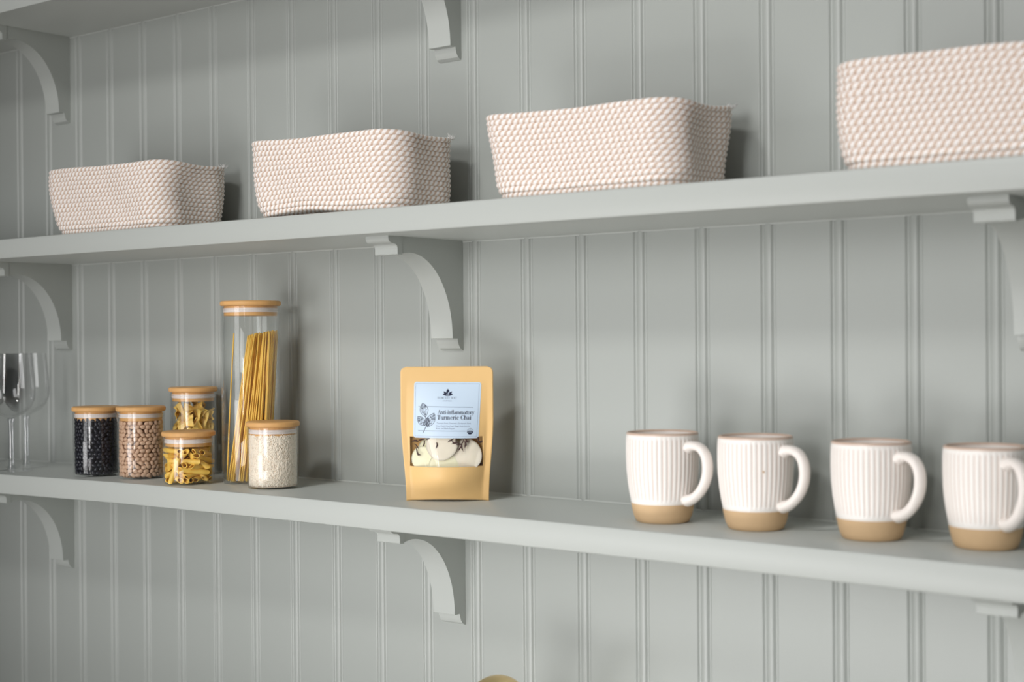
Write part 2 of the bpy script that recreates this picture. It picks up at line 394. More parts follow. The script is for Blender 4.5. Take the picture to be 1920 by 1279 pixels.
# ------------------------------------------------------------------ rope baskets
def rrect(w, d, r, n):
    """evenly resampled rounded rectangle, counterclockwise, starting at the back left"""
    pts = []
    cs = [(w/2-r, d/2-r, 0), (-w/2+r, d/2-r, 90), (-w/2+r, -d/2+r, 180), (w/2-r, -d/2+r, 270)]
    for cx, cy, a0 in cs:
        for k in range(25):
            a = math.radians(a0+90*k/24); pts.append((cx+r*math.cos(a), cy+r*math.sin(a)))
    pts.append(pts[0]); A = np.array(pts); L = np.r_[0, np.cumsum(np.hypot(*np.diff(A, axis=0).T))]
    s = np.linspace(0, L[-1], n, endpoint=False)
    return np.c_[np.interp(s, L, A[:, 0]), np.interp(s, L, A[:, 1])], s, L[-1]
SL = 1.5
def rope_rows(name, rows, parent, w, d, warp, rr=0.0041, lam=0.0088, nphi=8, seed=1, fixed=None):
    rnd = random.Random(seed)
    V = []; F = []; UV = []; off = 0
    for (ws, ds, rc, z, ph0) in rows:
        per = 2*(ws+ds)-8*rc+2*math.pi*rc
        turns = fixed or max(8, round(per/lam)); n = turns*6
        path, s, L = rrect(ws, ds, rc, n)
        nx = np.roll(path, -1, 0)-np.roll(path, 1, 0); nx /= np.linalg.norm(nx, axis=1)[:, None]
        out = np.c_[nx[:, 1], -nx[:, 0]]
        phs = s/L*turns+ph0
        verts = np.zeros((n, nphi, 3))
        for k in range(nphi):
            phi = math.pi+2*math.pi*k/nphi           # 0 = outward, 90deg = up
            phase = phs-SL*k/nphi
            r = rr*(1+0.035*np.sin(2*math.pi*phase))
            verts[:, k, 0] = path[:, 0]+out[:, 0]*r*math.cos(phi)
            verts[:, k, 1] = path[:, 1]+out[:, 1]*r*math.cos(phi)
            verts[:, k, 2] = z+r*math.sin(phi)
        vv = warp(verts.reshape(-1, 3))
        V.append(vv)
        i = np.arange(n); 
        for k in range(nphi):
            k2 = (k+1) % nphi; i2 = (i+1) % n
            a = off+i*nphi+k; b = off+i2*nphi+k; c = off+i2*nphi+k2; dd = off+i*nphi+k2
            F.append(np.c_[a, b, c, dd])
            p0 = phs; p1 = np.r_[phs[1:], ph0+turns]
            a_, b_ = SL*k/nphi, SL*(k+1)/nphi
            UV.append(np.stack([np.c_[p0-a_, np.zeros(n)], np.c_[p1-a_, np.zeros(n)], np.c_[p1-b_, np.zeros(n)], np.c_[p0-b_, np.zeros(n)]], 1))
        off += n*nphi
    V = np.concatenate(V); F = np.concatenate(F); UV = np.concatenate(UV).reshape(-1, 2)
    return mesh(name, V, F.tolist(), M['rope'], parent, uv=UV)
def basket(x0, x1, yf, yb, h, label, inset_l, inset_r, rot=0, seed=1, bow=0.006, dip=0.005, lift=0.0, tuft=True, rc=0.042, tilt=0.0):
    cx, cy = (x0+x1)/2, (yf+yb)/2; w, d = x1-x0, yb-yf
    root = empty('rope_basket', (cx, cy, Z2T), rot, label=label, cat='basket', group='rope baskets in a row on the shelf')
    rnd = random.Random(seed); ph = [rnd.random()*6 for _ in range(6)]
    def warp(v):
        v = v.copy(); t = np.clip(v[:, 2]/h, 0, 1)
        x, y = v[:, 0].copy(), v[:, 1].copy()
        ins = (1-t)**1.6
        sx = np.clip(np.abs(x)/(w/2), 0, 1)
        v[:, 0] += np.where(x < 0, inset_l, -inset_r)*ins*sx**2
        v[:, 1] *= 1-0.10*ins
        # short sides bow in at mid height and their rim sags in the middle
        side = sx**6*np.cos(np.clip(y/(d/2), -1, 1)*math.pi/2)**2
        v[:, 0] -= np.sign(x)*bow*side*(0.35+np.sin(np.pi*t)*0.65)
        v[:, 2] -= dip*side*t**3
        v[:, 1] += 0.003*np.sin(x*22+ph[0])*np.sin(t*3.1)+0.0012*np.sin(x*60+ph[1]+t*5)
        v[:, 0] += 0.0015*np.sin(y*40+ph[2]+t*6)
        v[:, 2] += (0.0022*np.sin(x*17+ph[3])+0.0012*np.sin(y*30+ph[4]))*t
        v[:, 2] += lift*np.exp(-((x+w*0.12)/(w*0.24))**2)*(1-t)**2
        v[:, 2] -= tilt*x*t
        return v
    n = 15; dz = (h-0.0085)/(n-1); rows = []
    for i in range(n):
        z = 0.0046+dz*i
        k = 0.0045*max(0, 1-i/2.5)**2          # rounded bottom edge
        rows.append((w-0.0082-2*k, d-0.0082-2*k, rc-k*0.5, z, 100-0.5*SL*i+rnd.uniform(-.10, .10)))
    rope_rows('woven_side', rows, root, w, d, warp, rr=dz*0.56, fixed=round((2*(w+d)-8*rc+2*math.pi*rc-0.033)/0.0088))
    rows = []
    for j in range(7):
        q = 0.0150+0.0085*j
        if d-2*q < 0.03: break
        rows.append((w-2*q-0.008, d-2*q-0.008, max(0.008, rc-q), 0.0050, rnd.random()))
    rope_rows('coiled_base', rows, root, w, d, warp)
    # white bar tacks on the right hand end and the frayed rope end at the back corner
    def tack(yy, zz, ln):
        p = np.array([[w/2-0.004-(0.5*rc*0.4 if abs(yy) > d/2-rc else 0), yy, zz]])
        q = warp(p)[0]
        f = []
        for a in range(5):
            f.append(a)
        pts = [(q[0]+0.0035+0.001*math.sin(a*2), q[1]-ln/2+ln*a/4, q[2]+0.0008*math.cos(a*3)) for a in f]
        tube('stitch', pts, [0.0009, 0.0016, 0.0018, 0.0016, 0.0009], M['stitch'], root, n=8)
    tack(-d*0.26, h-dz*1.6, 0.012); tack(d*0.30, h-dz*1.6, 0.012)
    if tuft:
        q = warp(np.array([[w/2-0.013, d/2-0.016, h-0.002]]))[0]
        vs = []; fs = []
        for k in range(26):
            a = rnd.uniform(0, 6.28); el = rnd.uniform(0.2, 1.3); ln = rnd.uniform(0.004, 0.009)
            dr = Vector((math.cos(a)*math.cos(el), math.sin(a)*math.cos(el), math.sin(el)))
            o_ = Vector(q)+Vector((rnd.uniform(-.003, .003), rnd.uniform(-.004, .004), 0)); s_ = dr.orthogonal().normalized()*0.0007; s2 = dr.cross(s_)
            b0 = len(vs); tip = o_+dr*ln
            for u in range(3):
                an = u*2.094; vs.append(o_+s_*math.cos(an)+s2*math.sin(an))
            for u in range(3):
                an = u*2.094; vs.append(tip+(s_*math.cos(an)+s2*math.sin(an))*0.5)
            fs += [(b0, b0+1, b0+4, b0+3), (b0+1, b0+2, b0+5, b0+4), (b0+2, b0, b0+3, b0+5), (b0+3, b0+4, b0+5)]
        mesh('frayed_end', vs, fs, M['stitch'], root)
    return root
cm = 0.01
basket(0.313, 0.618, -0.1740, -0.024, 0.101, 'cream and beige rope basket above the wine glasses and black beans, first on the left', 0.020, 0.004, seed=3, dip=0.004)
basket(0.784, 1.082, -0.1740, -0.034, 0.104, 'cream and beige rope basket left of the middle bracket, its base lifted off the shelf', 0.016, 0.004, seed=5, lift=0.007, dip=0.002, tilt=0.036)
basket(1.207, 1.499, -0.1740, -0.026, 0.101, 'cream and beige rope basket with frayed back corner, right of the middle bracket', 0.015, 0.006, seed=9, bow=0.010, dip=0.006, tilt=0.026)
basket(1.662, 1.945, -0.1750, -0.030, 0.108, 'blurred cream and beige rope basket cut off by the right edge', 0.006, 0.006, seed=12, bow=0.010, tilt=0.045)

# ------------------------------------------------------------------ mugs
def shelf_pt(n, y, r=0.0):
    """contact point (pitches) of the front of a round base -> centre on the jar shelf"""
    v = Vector((n*P, y*P, 0)); away = Vector((v.x-26.0188*P, v.y+16.9806*P, 0)).normalized(); v = v+away*r
    return Vector((v.x, v.y, Z1T+camber(v.x)))
def mug_profile():
    return [(0.0285, 0.0), (0.0305, 0.0015), (0.0332, 0.0075), (0.0350, 0.0150), (0.0362, 0.0215), (0.0368, 0.0260), (0.0385, 0.0350), (0.0404, 0.0480), (0.0416, 0.0620), (0.0420, 0.0780), (0.0418, 0.0920), (0.0415, 0.0975), (0.0411, 0.1010)]
def make_mug(label):
    root = empty('ribbed_mug', (0, 0, 0), label=label, cat='mug', group='ribbed mugs in a row on the shelf')
    pr = mug_profile()
    zz = np.array([p[1] for p in pr]); rr = np.array([p[0] for p in pr])
    base = [(0, 0.0015), (0.026, 0.0015), (0.0270, 0.0), (0.0285, 0.0)] + pr[1:5]
    base += [(0.0357, 0.0222), (0.033, 0.0222)]
    lathe('unglazed_base', base, M['tan'], root, n=72)
    # ribbed glazed wall with modulated radius
    NR_, sub = 46, 8; n = NR_*sub
    zs = [0.0213, 0.0222, 0.0245, 0.0262, 0.0278, 0.033, 0.045, 0.06, 0.075, 0.088, 0.0945, 0.0968, 0.0985, 0.1003]
    vs = []; fs = []; uv = []; val = []
    for z in zs:
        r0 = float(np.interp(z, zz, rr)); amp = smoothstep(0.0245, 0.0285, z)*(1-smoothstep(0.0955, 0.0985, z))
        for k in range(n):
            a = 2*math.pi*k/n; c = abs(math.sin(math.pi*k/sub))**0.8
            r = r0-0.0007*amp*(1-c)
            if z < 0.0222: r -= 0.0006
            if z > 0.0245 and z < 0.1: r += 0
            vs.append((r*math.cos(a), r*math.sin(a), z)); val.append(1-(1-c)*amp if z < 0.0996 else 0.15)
    def uvof(i): return (val[i], 0)
    for j in range(len(zs)-1):
        for k in range(n):
            f = (j*n+k, j*n+(k+1) % n, (j+1)*n+(k+1) % n, (j+1)*n+k); fs.append(f); uv += [uvof(i) for i in f]
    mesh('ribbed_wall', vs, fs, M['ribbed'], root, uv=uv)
    rt = float(np.interp(0.1003, zz, rr))
    lathe('rim', [(rt, 0.1003), (rt-0.0003, 0.1018), (rt-0.0016, 0.1027), (rt-0.0029, 0.1018), (rt-0.0033, 0.1003)], M['rimglaze'], root, n=72)
    lathe('inner_wall', [(rt-0.0033, 0.1003), (0.0380, 0.09), (0.0378, 0.06), (0.0345, 0.03), (0.030, 0.013), (0.020, 0.007), (0, 0.006)], M['glaze'], root, n=72)
    # handle, in the +x direction
    ctrl = [(0.0400, 0.0868), (0.0450, 0.0885), (0.0530, 0.0885), (0.0605, 0.0850), (0.0660, 0.0775), (0.0680, 0.0670), (0.0668, 0.0560), (0.0625, 0.0455), (0.0555, 0.0365), (0.0470, 0.0300), (0.0372, 0.0265)]
    pts = []
    C = [Vector((a, 0, b)) for a, b in ctrl]
    for i in range(len(C)-1):
        p0, p1, p2, p3 = C[max(i-1, 0)], C[i], C[i+1], C[min(i+2, len(C)-1)]
        for k in range(5):
            t = k/5; pts.append(0.5*((2*p1)+(p2-p0)*t+(2*p0-5*p1+4*p2-p3)*t*t+(3*p1-p0-3*p2+p3)*t**3))
    pts.append(C[-1]); N = len(pts)
    rad = [0.0052+0.0020*(math.exp(-((i/(N-1))/0.10)**2)+0.9*math.exp(-((1-i/(N-1))/0.10)**2)) for i in range(N)]
    tube('handle', pts, rad, M['glaze'], root, n=20, flat=1.35, side=(0, 1, 0))
    return root
mug_spots = [(16.28, -1.48, 41, 'leftmost of the four ribbed cream mugs, the one nearest the paper pouch'),
             (17.535, -1.36, 40, 'second ribbed cream mug from the pouch, with a small brown speck on its side'),
             (19.0, -1.29, 31, 'ribbed cream mug with tan base, third of the four from the left'),
             (20.29, -1.154, 14, 'rightmost ribbed cream mug, handle turned towards the viewer, cut by the frame')]
cam_az = math.atan2(-FWH.y, -FWH.x)       # direction from an object towards the camera
mproto = make_mug(mug_spots[0][3])
for i, (n, y, az, lab) in enumerate(mug_spots):
    mg = mproto if i == 0 else copy_tree(mproto)
    mg['label'] = lab
    mg.location = shelf_pt(n, y, 0.0315)
    mg.rotation_euler = (0, 0, cam_az+math.radians(az))
    if i == 1:
        a_ = math.radians(-az+2); sx = 0.0418
        bm = bmesh.new(); bmesh.ops.create_uvsphere(bm, u_segments=10, v_segments=8, radius=0.0011)
        me = bpy.data.meshes.new('speck'); bm.to_mesh(me); bm.free(); me.materials.append(M['tan'])
        sp = bpy.data.objects.new('speck', me); COL.objects.link(sp); sp.parent = mg
        sp.location = (sx*math.cos(a_), sx*math.sin(a_), 0.066); sp['label'] = 'small brown speck in the glaze'

# ------------------------------------------------------------------ jars
JARS = {}
def make_jar(name, c, R, H, label, lidr=None):
    root = empty(name, c, random.Random(int(H*1e4)).uniform(0, 6), label=label, cat='jar', group='glass jars with bamboo lids')
    hb = H-0.0080; t = 0.0019; lidr = lidr or R+0.0016
    prof = [(0, 0.0), (R-0.006, 0.0), (R-0.0018, 0.0012), (R, 0.005), (R, hb-0.001), (R-0.0006, hb), (R-t+0.0004, hb), (R-t, hb-0.001), (R-t, 0.0065), (R-0.0055, 0.0032), (0, 0.0030)]
    lathe('glass_body', prof, M['glass'], root, n=72)
    z = hb+0.0004
    lid = lathe('lid', [(0, z), (lidr-0.0016, z), (lidr-0.0003, z+0.0010), (lidr, z+0.0022), (lidr, z+0.0050), (lidr-0.0005, z+0.0064), (lidr-0.0020, z+0.0073), (0, z+0.0076)], M['bamboo'], root, n=72)
    ri = R-t-0.0008
    lathe('silicone_seal', [(ri-0.004, z-0.0035), (ri, z-0.0035), (ri+0.0004, z-0.0050), (ri-0.0006, z-0.0062), (ri+0.0004, z-0.0074), (ri, z-0.0095), (ri-0.004, z-0.0095)], M['silicone'], lid, n=72)
    rp = ri-0.0012
    lathe('plug', [(0, z-0.0145), (rp-0.0006, z-0.0145), (rp, z-0.0138), (rp, z-0.0002), (0, z-0.0002)], M['bamboo'], lid, n=72)
    JARS[label] = (c, R-t, hb)
    return root
jc = {}
def jar(key, name, n, y, R, H, label, lidr=None):
    c = shelf_pt(n, y, R); jc[key] = (c, R-0.0019, H-0.0080); make_jar(name, c, R, H, label, lidr)
jar('black', 'glass_jar', 4.80, -1.680, 0.0358, 0.1095, 'round glass jar filled with black beans, nearest the wine glasses')
jar('pinto', 'glass_jar', 5.95, -1.610, 0.0358, 0.1105, 'round glass jar full of speckled tan beans, just right of the black beans')
jar('penne', 'glass_jar', 7.49, -1.850, 0.0372, 0.0775, 'short glass jar packed with penne, in front of the bow tie pasta jar')
jar('farf', 'glass_jar', 6.41, -0.860, 0.0358, 0.138, 'medium glass jar of bow tie pasta, standing behind the penne jar')
jar('tall', 'glass_jar', 8.33, -1.250, 0.0426, 0.2670, 'tall slim glass jar holding spaghetti')
jar('rice', 'glass_jar', 9.18, -1.570, 0.0363, 0.0948, 'glass jar of white rice, in front of the tall spaghetti jar')

def bean_mesh(name, a, b, c, m):
    bm = bmesh.new(); bmesh.ops.create_uvsphere(bm, u_segments=10, v_segments=7, radius=1)
    for v in bm.verts:
        x, y, z = v.co; v.co = Vector((x*a, y*b, z*c)); v.co.y -= 0.08*b*(1-x*x) if y < 0 else 0; v.co.y += 0.0
    me = bpy.data.meshes.new(name); bm.to_mesh(me); bm.free(); me.materials.append(m)
    me.polygons.foreach_set('use_smooth', [True]*len(me.polygons)); return me
def fill_beans(key, name, a, b, c, ztop, m, corem, label, corelabel, group, seed, limit):
    (cen, R, hb) = jc[key]; rnd = random.Random(seed)
    me = bean_mesh(name, a, b, c, m)
    to_cam = cam_az; Rr = R-c-0.0006
    dzr = b*1.95; rows = int((ztop-0.006)/dzr); cand = []
    for j in range(rows+1):
        z = 0.0042+b*0.9+j*dzr
        n = int(2*math.pi*Rr/(a*1.80))
        for k in range(n):
            ang = 2*math.pi*(k+0.5*(j % 2)+rnd.uniform(-.16, .16))/n
            cand.append((ang, z+rnd.uniform(-.0006, .0006)))
    cand.sort(key=lambda q: -math.cos(q[0]-to_cam))
    def place(ang, z, rr):
        out = Vector((math.cos(ang), math.sin(ang), 0)); tan = Vector((-out.y, out.x, 0)); up = Vector((0, 0, 1))
        roll = rnd.gauss(0, 0.65)
        X = tan*math.cos(roll)+up*math.sin(roll); Z = (out+tan*rnd.uniform(-.16, .16)+up*rnd.uniform(-.16, .16)).normalized()
        Y = Z.cross(X).normalized(); X = Y.cross(Z).normalized()
        s = rnd.uniform(0.88, 1.10)
        mt = Matrix((( X.x, Y.x, Z.x, 0), (X.y, Y.y, Z.y, 0), (X.z, Y.z, Z.z, 0), (0, 0, 0, 1)))
        return Matrix.Translation(cen+out*rr+up*z) @ mt @ Matrix.Scale(s, 4)
    first = True
    for ang, z in cand[:limit]:
        o = bpy.data.objects.new(name, me); COL.objects.link(o); o.matrix_world = place(ang, z, Rr-rnd.uniform(0, 0.0005))
        tag(o, label, 'bean', group)
    # the rest: back of the jar, the layer behind and the core, as one heap
    vs = []; fs = []; bv = [v.co.copy() for v in me.vertices]; bf = [tuple(p.vertices) for p in me.polygons]; mi = []
    def add(mt):
        o = len(vs); vs.extend([mt @ v for v in bv]); fs.extend([tuple(o+i for i in f) for f in bf]); mi.extend([0]*len(bf))
    for ang, z in cand[limit:]: add(place(ang, z, Rr))
    for k in range(int(len(cand)*0.85)):
        add(place(rnd.uniform(0, 6.283), rnd.uniform(0.005, ztop-0.004), Rr-c*1.7))
    for k in range(60):
        r = Rr*math.sqrt(rnd.random())*0.95; add(place(rnd.uniform(0, 6.283), ztop-0.002+rnd.uniform(-.001, .0015), r))
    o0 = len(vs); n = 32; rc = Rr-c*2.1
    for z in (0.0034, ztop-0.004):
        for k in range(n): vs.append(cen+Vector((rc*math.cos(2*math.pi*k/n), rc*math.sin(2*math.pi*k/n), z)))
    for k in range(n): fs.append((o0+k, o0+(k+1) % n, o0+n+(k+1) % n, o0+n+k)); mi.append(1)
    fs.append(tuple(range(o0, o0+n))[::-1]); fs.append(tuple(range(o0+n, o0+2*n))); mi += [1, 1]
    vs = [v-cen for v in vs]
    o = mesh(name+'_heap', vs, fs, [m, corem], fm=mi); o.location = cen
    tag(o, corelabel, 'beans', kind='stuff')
fill_beans('black', 'black_bean', 0.0044, 0.0030, 0.0026, 0.088, M['blackbean'], M['blackbean'], 'small glossy black bean against the glass of the left jar', 'heap of black beans filling the leftmost jar', 'black beans in the leftmost jar', 4, 300)
fill_beans('pinto', 'pinto_bean', 0.0046, 0.0031, 0.0026, 0.090, M['pinto'], M['beanshade'], 'small pinkish tan bean against the glass of the second jar', 'heap of tan beans filling the second jar', 'tan beans in the second jar', 6, 300)

def rice():
    cen, R, hb = jc['rice']; rnd = random.Random(11); vs = []; fs = []; mi = []
    bm = bmesh.new(); bmesh.ops.create_uvsphere(bm, u_segments=6, v_segments=5, radius=1)
    bv = [Vector((v.co.x*0.00078, v.co.y*0.00078, v.co.z*0.0024)) for v in bm.verts]
    bm.faces.ensure_lookup_table(); bf = [tuple(v.index for v in f.verts) for f in bm.faces]; bm.free()
    top = 0.0760
    def add(p, d):
        q = d.to_track_quat('Z', 'Y').to_matrix(); o = len(vs)
        vs.extend([q @ v+p for v in bv]); fs.extend([tuple(o+i for i in f) for f in bf]); mi.extend([0]*len(bf))
    for k in range(7800):
        a = rnd.uniform(0, 6.283); z = 0.0058+(top-0.0068)*rnd.random(); r = R-0.0012-abs(rnd.gauss(0, 0.0007))
        out = Vector((math.cos(a), math.sin(a), 0)); tan = Vector((-out.y, out.x, 0))
        th = rnd.uniform(0, math.pi); d = tan*math.cos(th)+Vector((0, 0, 1))*math.sin(th)+out*rnd.uniform(-.15, .15)
        add(out*r+Vector((0, 0, z)), d)
    for k in range(900):
        a = rnd.uniform(0, 6.283); r = (R-0.003)*math.sqrt(rnd.random())
        add(Vector((r*math.cos(a), r*math.sin(a), top-0.0005+0.0022*math.sin(a*1.3)*r/R)), Vector((rnd.uniform(-1, 1), rnd.uniform(-1, 1), rnd.uniform(-.2, .2))))
    o0 = len(vs); n = 48; rc = R-0.0016
    for z in (0.0034, top-0.0012):
        for k in range(n): vs.append(Vector((rc*math.cos(2*math.pi*k/n), rc*math.sin(2*math.pi*k/n), z)))
    for k in range(n): fs.append((o0+k, o0+(k+1) % n, o0+n+(k+1) % n, o0+n+k)); mi.append(1)
    fs.append(tuple(range(o0, o0+n))[::-1]); fs.append(tuple(range(o0+n, o0+2*n))); mi += [1, 1]
    o = mesh('rice', vs, fs, [M['rice'], M['ricebrown']], fm=mi); o.location = cen
    tag(o, 'white long grain rice filling the jar in front of the spaghetti', 'rice', kind='stuff')
rice()

def relax(N, half, rad, R, z0, z1, seed, iters=500, ns=5, grav=0.0002, horiz=0.5):
    rg = np.random.default_rng(seed)
    a = rg.uniform(0, 6.283, N); r = (R-rad)*np.sqrt(rg.uniform(0.1, 0.9, N))
    c = np.c_[r*np.cos(a), r*np.sin(a), rg.uniform(z0+rad, z1-rad, N)]
    d = rg.normal(size=(N, 3)); d[:, 2] *= horiz; d /= np.linalg.norm(d, axis=1)[:, None]
    t = np.linspace(-(half-rad*0.6), half-rad*0.6, ns)
    own = np.repeat(np.arange(N), ns); same = own[:, None] == own[None, :]
    for it in range(iters):
        p = (c[:, None, :]+d[:, None, :]*t[None, :, None]).reshape(-1, 3)
        df = p[:, None, :]-p[None, :, :]; ds = np.linalg.norm(df, axis=2)+1e-9
        ov = np.clip(2*rad-ds, 0, None); ov[same] = 0
        f = (df/ds[..., None]*ov[..., None]).sum(1)*0.35
        rr = np.hypot(p[:, 0], p[:, 1]); ex = np.clip(rr-(R-rad), 0, None)
        f[:, 0] -= p[:, 0]/rr*ex; f[:, 1] -= p[:, 1]/rr*ex
        f[:, 2] += np.clip(z0+rad-p[:, 2], 0, None)-np.clip(p[:, 2]-(z1-rad), 0, None)
        F = f.reshape(N, ns, 3)
        c += F.mean(1)*0.9; c[:, 2] -= grav*(1-it/iters)
        tq = (F*t[None, :, None]).sum(1)/(t**2).sum()
        d += tq*0.9; d /= np.linalg.norm(d, axis=1)[:, None]
    return c, d
def penne():
    cen, R, hb = jc['penne']; L, ro, ri, n = 0.041, 0.0038, 0.0029, 24
    vs = []; fs = []
    for (r, sgn) in ((ro, 1), (ri, 1)):
        for e in (-1, 1):
            for k in range(n):
                a = 2*math.pi*k/n; rr = r+(0.00018 if k % 2 else 0)*(r == ro)
                vs.append((rr*math.cos(a), rr*math.sin(a), e*L/2-e*ro*0.0+ro*0.95*math.cos(a)))
    A, B, C_, D_ = 0, n, 2*n, 3*n
    for k in range(n):
        j = (k+1) % n
        fs += [(A+k, A+j, B+j, B+k), (C_+k, D_+k, D_+j, C_+j), (A+k, C_+k, C_+j, A+j), (B+k, B+j, D_+j, D_+k)]
    me = None; c, d = relax(52, L/2+0.001, ro+0.0002, R-0.0004, 0.0036, hb-0.0165, 5, iters=700, ns=7, horiz=0.8, grav=0.0)
    rnd = random.Random(2)
    for i in range(len(c)):
        q = Vector(d[i]).to_track_quat('Z', 'Y').to_matrix().to_4x4() @ Matrix.Rotation(rnd.uniform(0, 6.28), 4, 'Z')
        if me is None:
            o = mesh('penne', vs, fs, M['pasta']); auto_smooth(o, 0.9); me = o.data
        else: o = bpy.data.objects.new('penne', me); COL.objects.link(o)
        o.matrix_world = Matrix.Translation(cen+Vector(c[i])) @ q
        tag(o, 'yellow penne tube in the short jar', 'pasta', 'penne tubes in the short jar')
penne()
def farfalle():
    cen, R, hb = jc['farf']; nu, nv = 17, 9; w, h, th = 0.030, 0.022, 0.0011
    vs = []; fs = []
    def pt(u, v, s):
        pin = 0.28+0.72*abs(u)**0.75
        zig = 0.0012*((round((v+1)*8) % 2)-0.5)*(abs(u) > 0.93)
        y = v*h/2*pin
        z = 0.0034*math.cos(v*math.pi*1.5)*(1-abs(u)*0.55)+0.0022*math.sin(u*2.2)
        return (u*w/2+zig*np.sign(u), y, z+s*th/2)
    for s in (1, -1):
        for i in range(nu):
            for j in range(nv): vs.append(pt(-1+2*i/(nu-1), -1+2*j/(nv-1), s))
    o1 = nu*nv
    for i in range(nu-1):
        for j in range(nv-1):
            a = i*nv+j; fs.append((a, a+nv, a+nv+1, a+1)); fs.append((o1+a, o1+a+1, o1+a+nv+1, o1+a+nv))
    for i in range(nu-1):
        for j in (0, nv-1):
            a = i*nv+j; fs.append((a, a+nv, o1+a+nv, o1+a))
    for j in range(nv-1):
        for i in (0, nu-1):
            a = i*nv+j; fs.append((a, a+1, o1+a+1, o1+a))
    c, d = relax(50, 0.0135, 0.0056, R-0.0012, 0.0036, hb-0.016, 8, iters=400, ns=4, horiz=0.9, grav=0.0)
    me = None; rnd = random.Random(7)
    for i in range(len(c)):
        rad = Vector((c[i][0], c[i][1], 0)); 
        zax = Vector(d[i]).cross(rad.cross(Vector(d[i]))).normalized() if rad.length > 0.008 else Vector(d[i]).orthogonal().normalized()
        X = Vector(d[i]).normalized(); Z = zax; Y = Z.cross(X).normalized()
        mt = Matrix((( X.x, Y.x, Z.x, 0), (X.y, Y.y, Z.y, 0), (X.z, Y.z, Z.z, 0), (0, 0, 0, 1))) @ Matrix.Rotation(rnd.uniform(-.5, .5), 4, 'X')
        if me is None:
            o = mesh('farfalle', vs, fs, M['pasta2']); fixn(o); auto_smooth(o, 0.9); me = o.data
        else: o = bpy.data.objects.new('farfalle', me); COL.objects.link(o)
        # keep every corner of the bow tie inside the glass
        cc = Vector(c[i])
        for _ in range(6):
            worst = max(((mt @ Vector(v)).to_3d()+cc for v in vs[::4]), key=lambda q: math.hypot(q.x, q.y))
            ex = math.hypot(worst.x, worst.y)-(R-0.0006)
            if ex > 0:
                k = Vector((worst.x, worst.y, 0)).normalized(); cc -= k*ex
        o.matrix_world = Matrix.Translation(cen+cc) @ mt
        tag(o, 'yellow bow tie pasta piece in the medium jar', 'pasta', 'bow tie pasta in the medium jar')
farfalle()
def spaghetti():
    cen, R, hb = jc['tall']; rnd = random.Random(21); r = 0.00105
    right = Vector((math.cos(YAW), math.sin(YAW), 0)); fw = FWH
    def strand(b, t, wob):
        L = (t-b).length; pts = []
        side = (t-b).cross(Vector((0, 0, 1))).normalized() if (t-b).cross(Vector((0, 0, 1))).length > 1e-5 else Vector((1, 0, 0))
        for k in range(7):
            u = k/6; p = b.lerp(t, u)+side*wob*math.sin(math.pi*u)
            q = Vector((p.x, p.y)); m_ = R-r-0.0005
            if q.length > m_: q *= m_/q.length
            pts.append((q.x, q.y, p.z))
        o = tube('spaghetti_strand', pts, r, M['spag'], None, n=6); o.location = cen
        tag(o, 'long yellow spaghetti strand leaning in the tall jar', 'pasta', 'spaghetti strands in the tall jar')
        return o
    Rm = R-0.002; zb = 0.0045
    for i in range(190):
        # bottom gathered to the left, top fanned to the right
        for _ in range(50):
            bx = rnd.uniform(-0.85, 0.62)*Rm; by = rnd.uniform(-0.75, 0.75)*Rm
            if math.hypot(bx, by) < Rm: break
        k = (bx/Rm+0.85)/1.47
        tx = (-0.02+0.90*k+rnd.uniform(-.10, .14))*Rm; ty = by*0.75+rnd.uniform(-.1, .1)*Rm
        m_ = math.hypot(tx, ty)
        if m_ > Rm: tx *= Rm/m_; ty *= Rm/m_
        h = 0.2155+0.006*tx/Rm+rnd.uniform(-0.004, 0.003)
        strand(right*bx+fw*by+Vector((0, 0, zb)), right*tx+fw*ty+Vector((0, 0, h)), rnd.uniform(-.0015, .0015))
    s = strand(right*(-0.90*Rm)+fw*(-0.2*Rm)+Vector((0, 0, zb)), right*(-0.58*Rm)+fw*(-0.3*Rm)+Vector((0, 0, 0.2195)), 0.0015)
    s['label'] = 'lone spaghetti strand standing apart at the left of the tall jar'
spaghetti()

# ------------------------------------------------------------------ wine glasses
def make_wine(label):
    root = empty('wine_glass', (0, 0, 0), label=label, cat='wine glass', group='stemmed wine glasses at the left end of the shelf')
    out = [(0.0030, 0.0870), (0.0060, 0.0890), (0.0150, 0.0930), (0.0250, 0.0990), (0.0330, 0.1080), (0.0378, 0.1200), (0.0388, 0.1320), (0.0382, 0.1480), (0.0366, 0.1660), (0.0345, 0.1840), (0.0332, 0.1950)]
    inn = [(max(r-0.0011, 0), z+(0.0022 if z < 0.1 else 0.0)) for r, z in out[::-1]]
    prof = [(0, 0.0872)] + out + [(0.0327, 0.1954)] + inn[:-1] + [(0, 0.0905)]
    lathe('bowl', prof, M['crystal'], root, n=64)
    lathe('stem', [(0, 0.0045), (0.0070, 0.0045), (0.0058, 0.010), (0.0048, 0.020), (0.0043, 0.045), (0.0046, 0.070), (0.0050, 0.080), (0.0062, 0.0860), (0.0050, 0.0890), (0, 0.0878)], M['stemglass'], root, n=32)
    lathe('foot', [(0, 0), (0.0335, 0), (0.0343, 0.0007), (0.0335, 0.0015), (0.020, 0.0022), (0.0100, 0.0035), (0.0070, 0.0046), (0, 0.0046)], M['crystal'], root, n=56)
    return root
wg = make_wine('stemmed wine glass in front, cut by the left edge of the photo')
wg.location = shelf_pt(2.12, -1.62, 0.0)
g2 = copy_tree(wg); g2['label'] = 'stemmed wine glass nearest the black bean jar'
g2.location = shelf_pt(1.43, -0.85, 0.0)
g3 = copy_tree(wg); g3['label'] = 'stemmed wine glass behind, only its foot seen at the left edge'
g3.location = shelf_pt(-0.20, -0.75, 0.0)

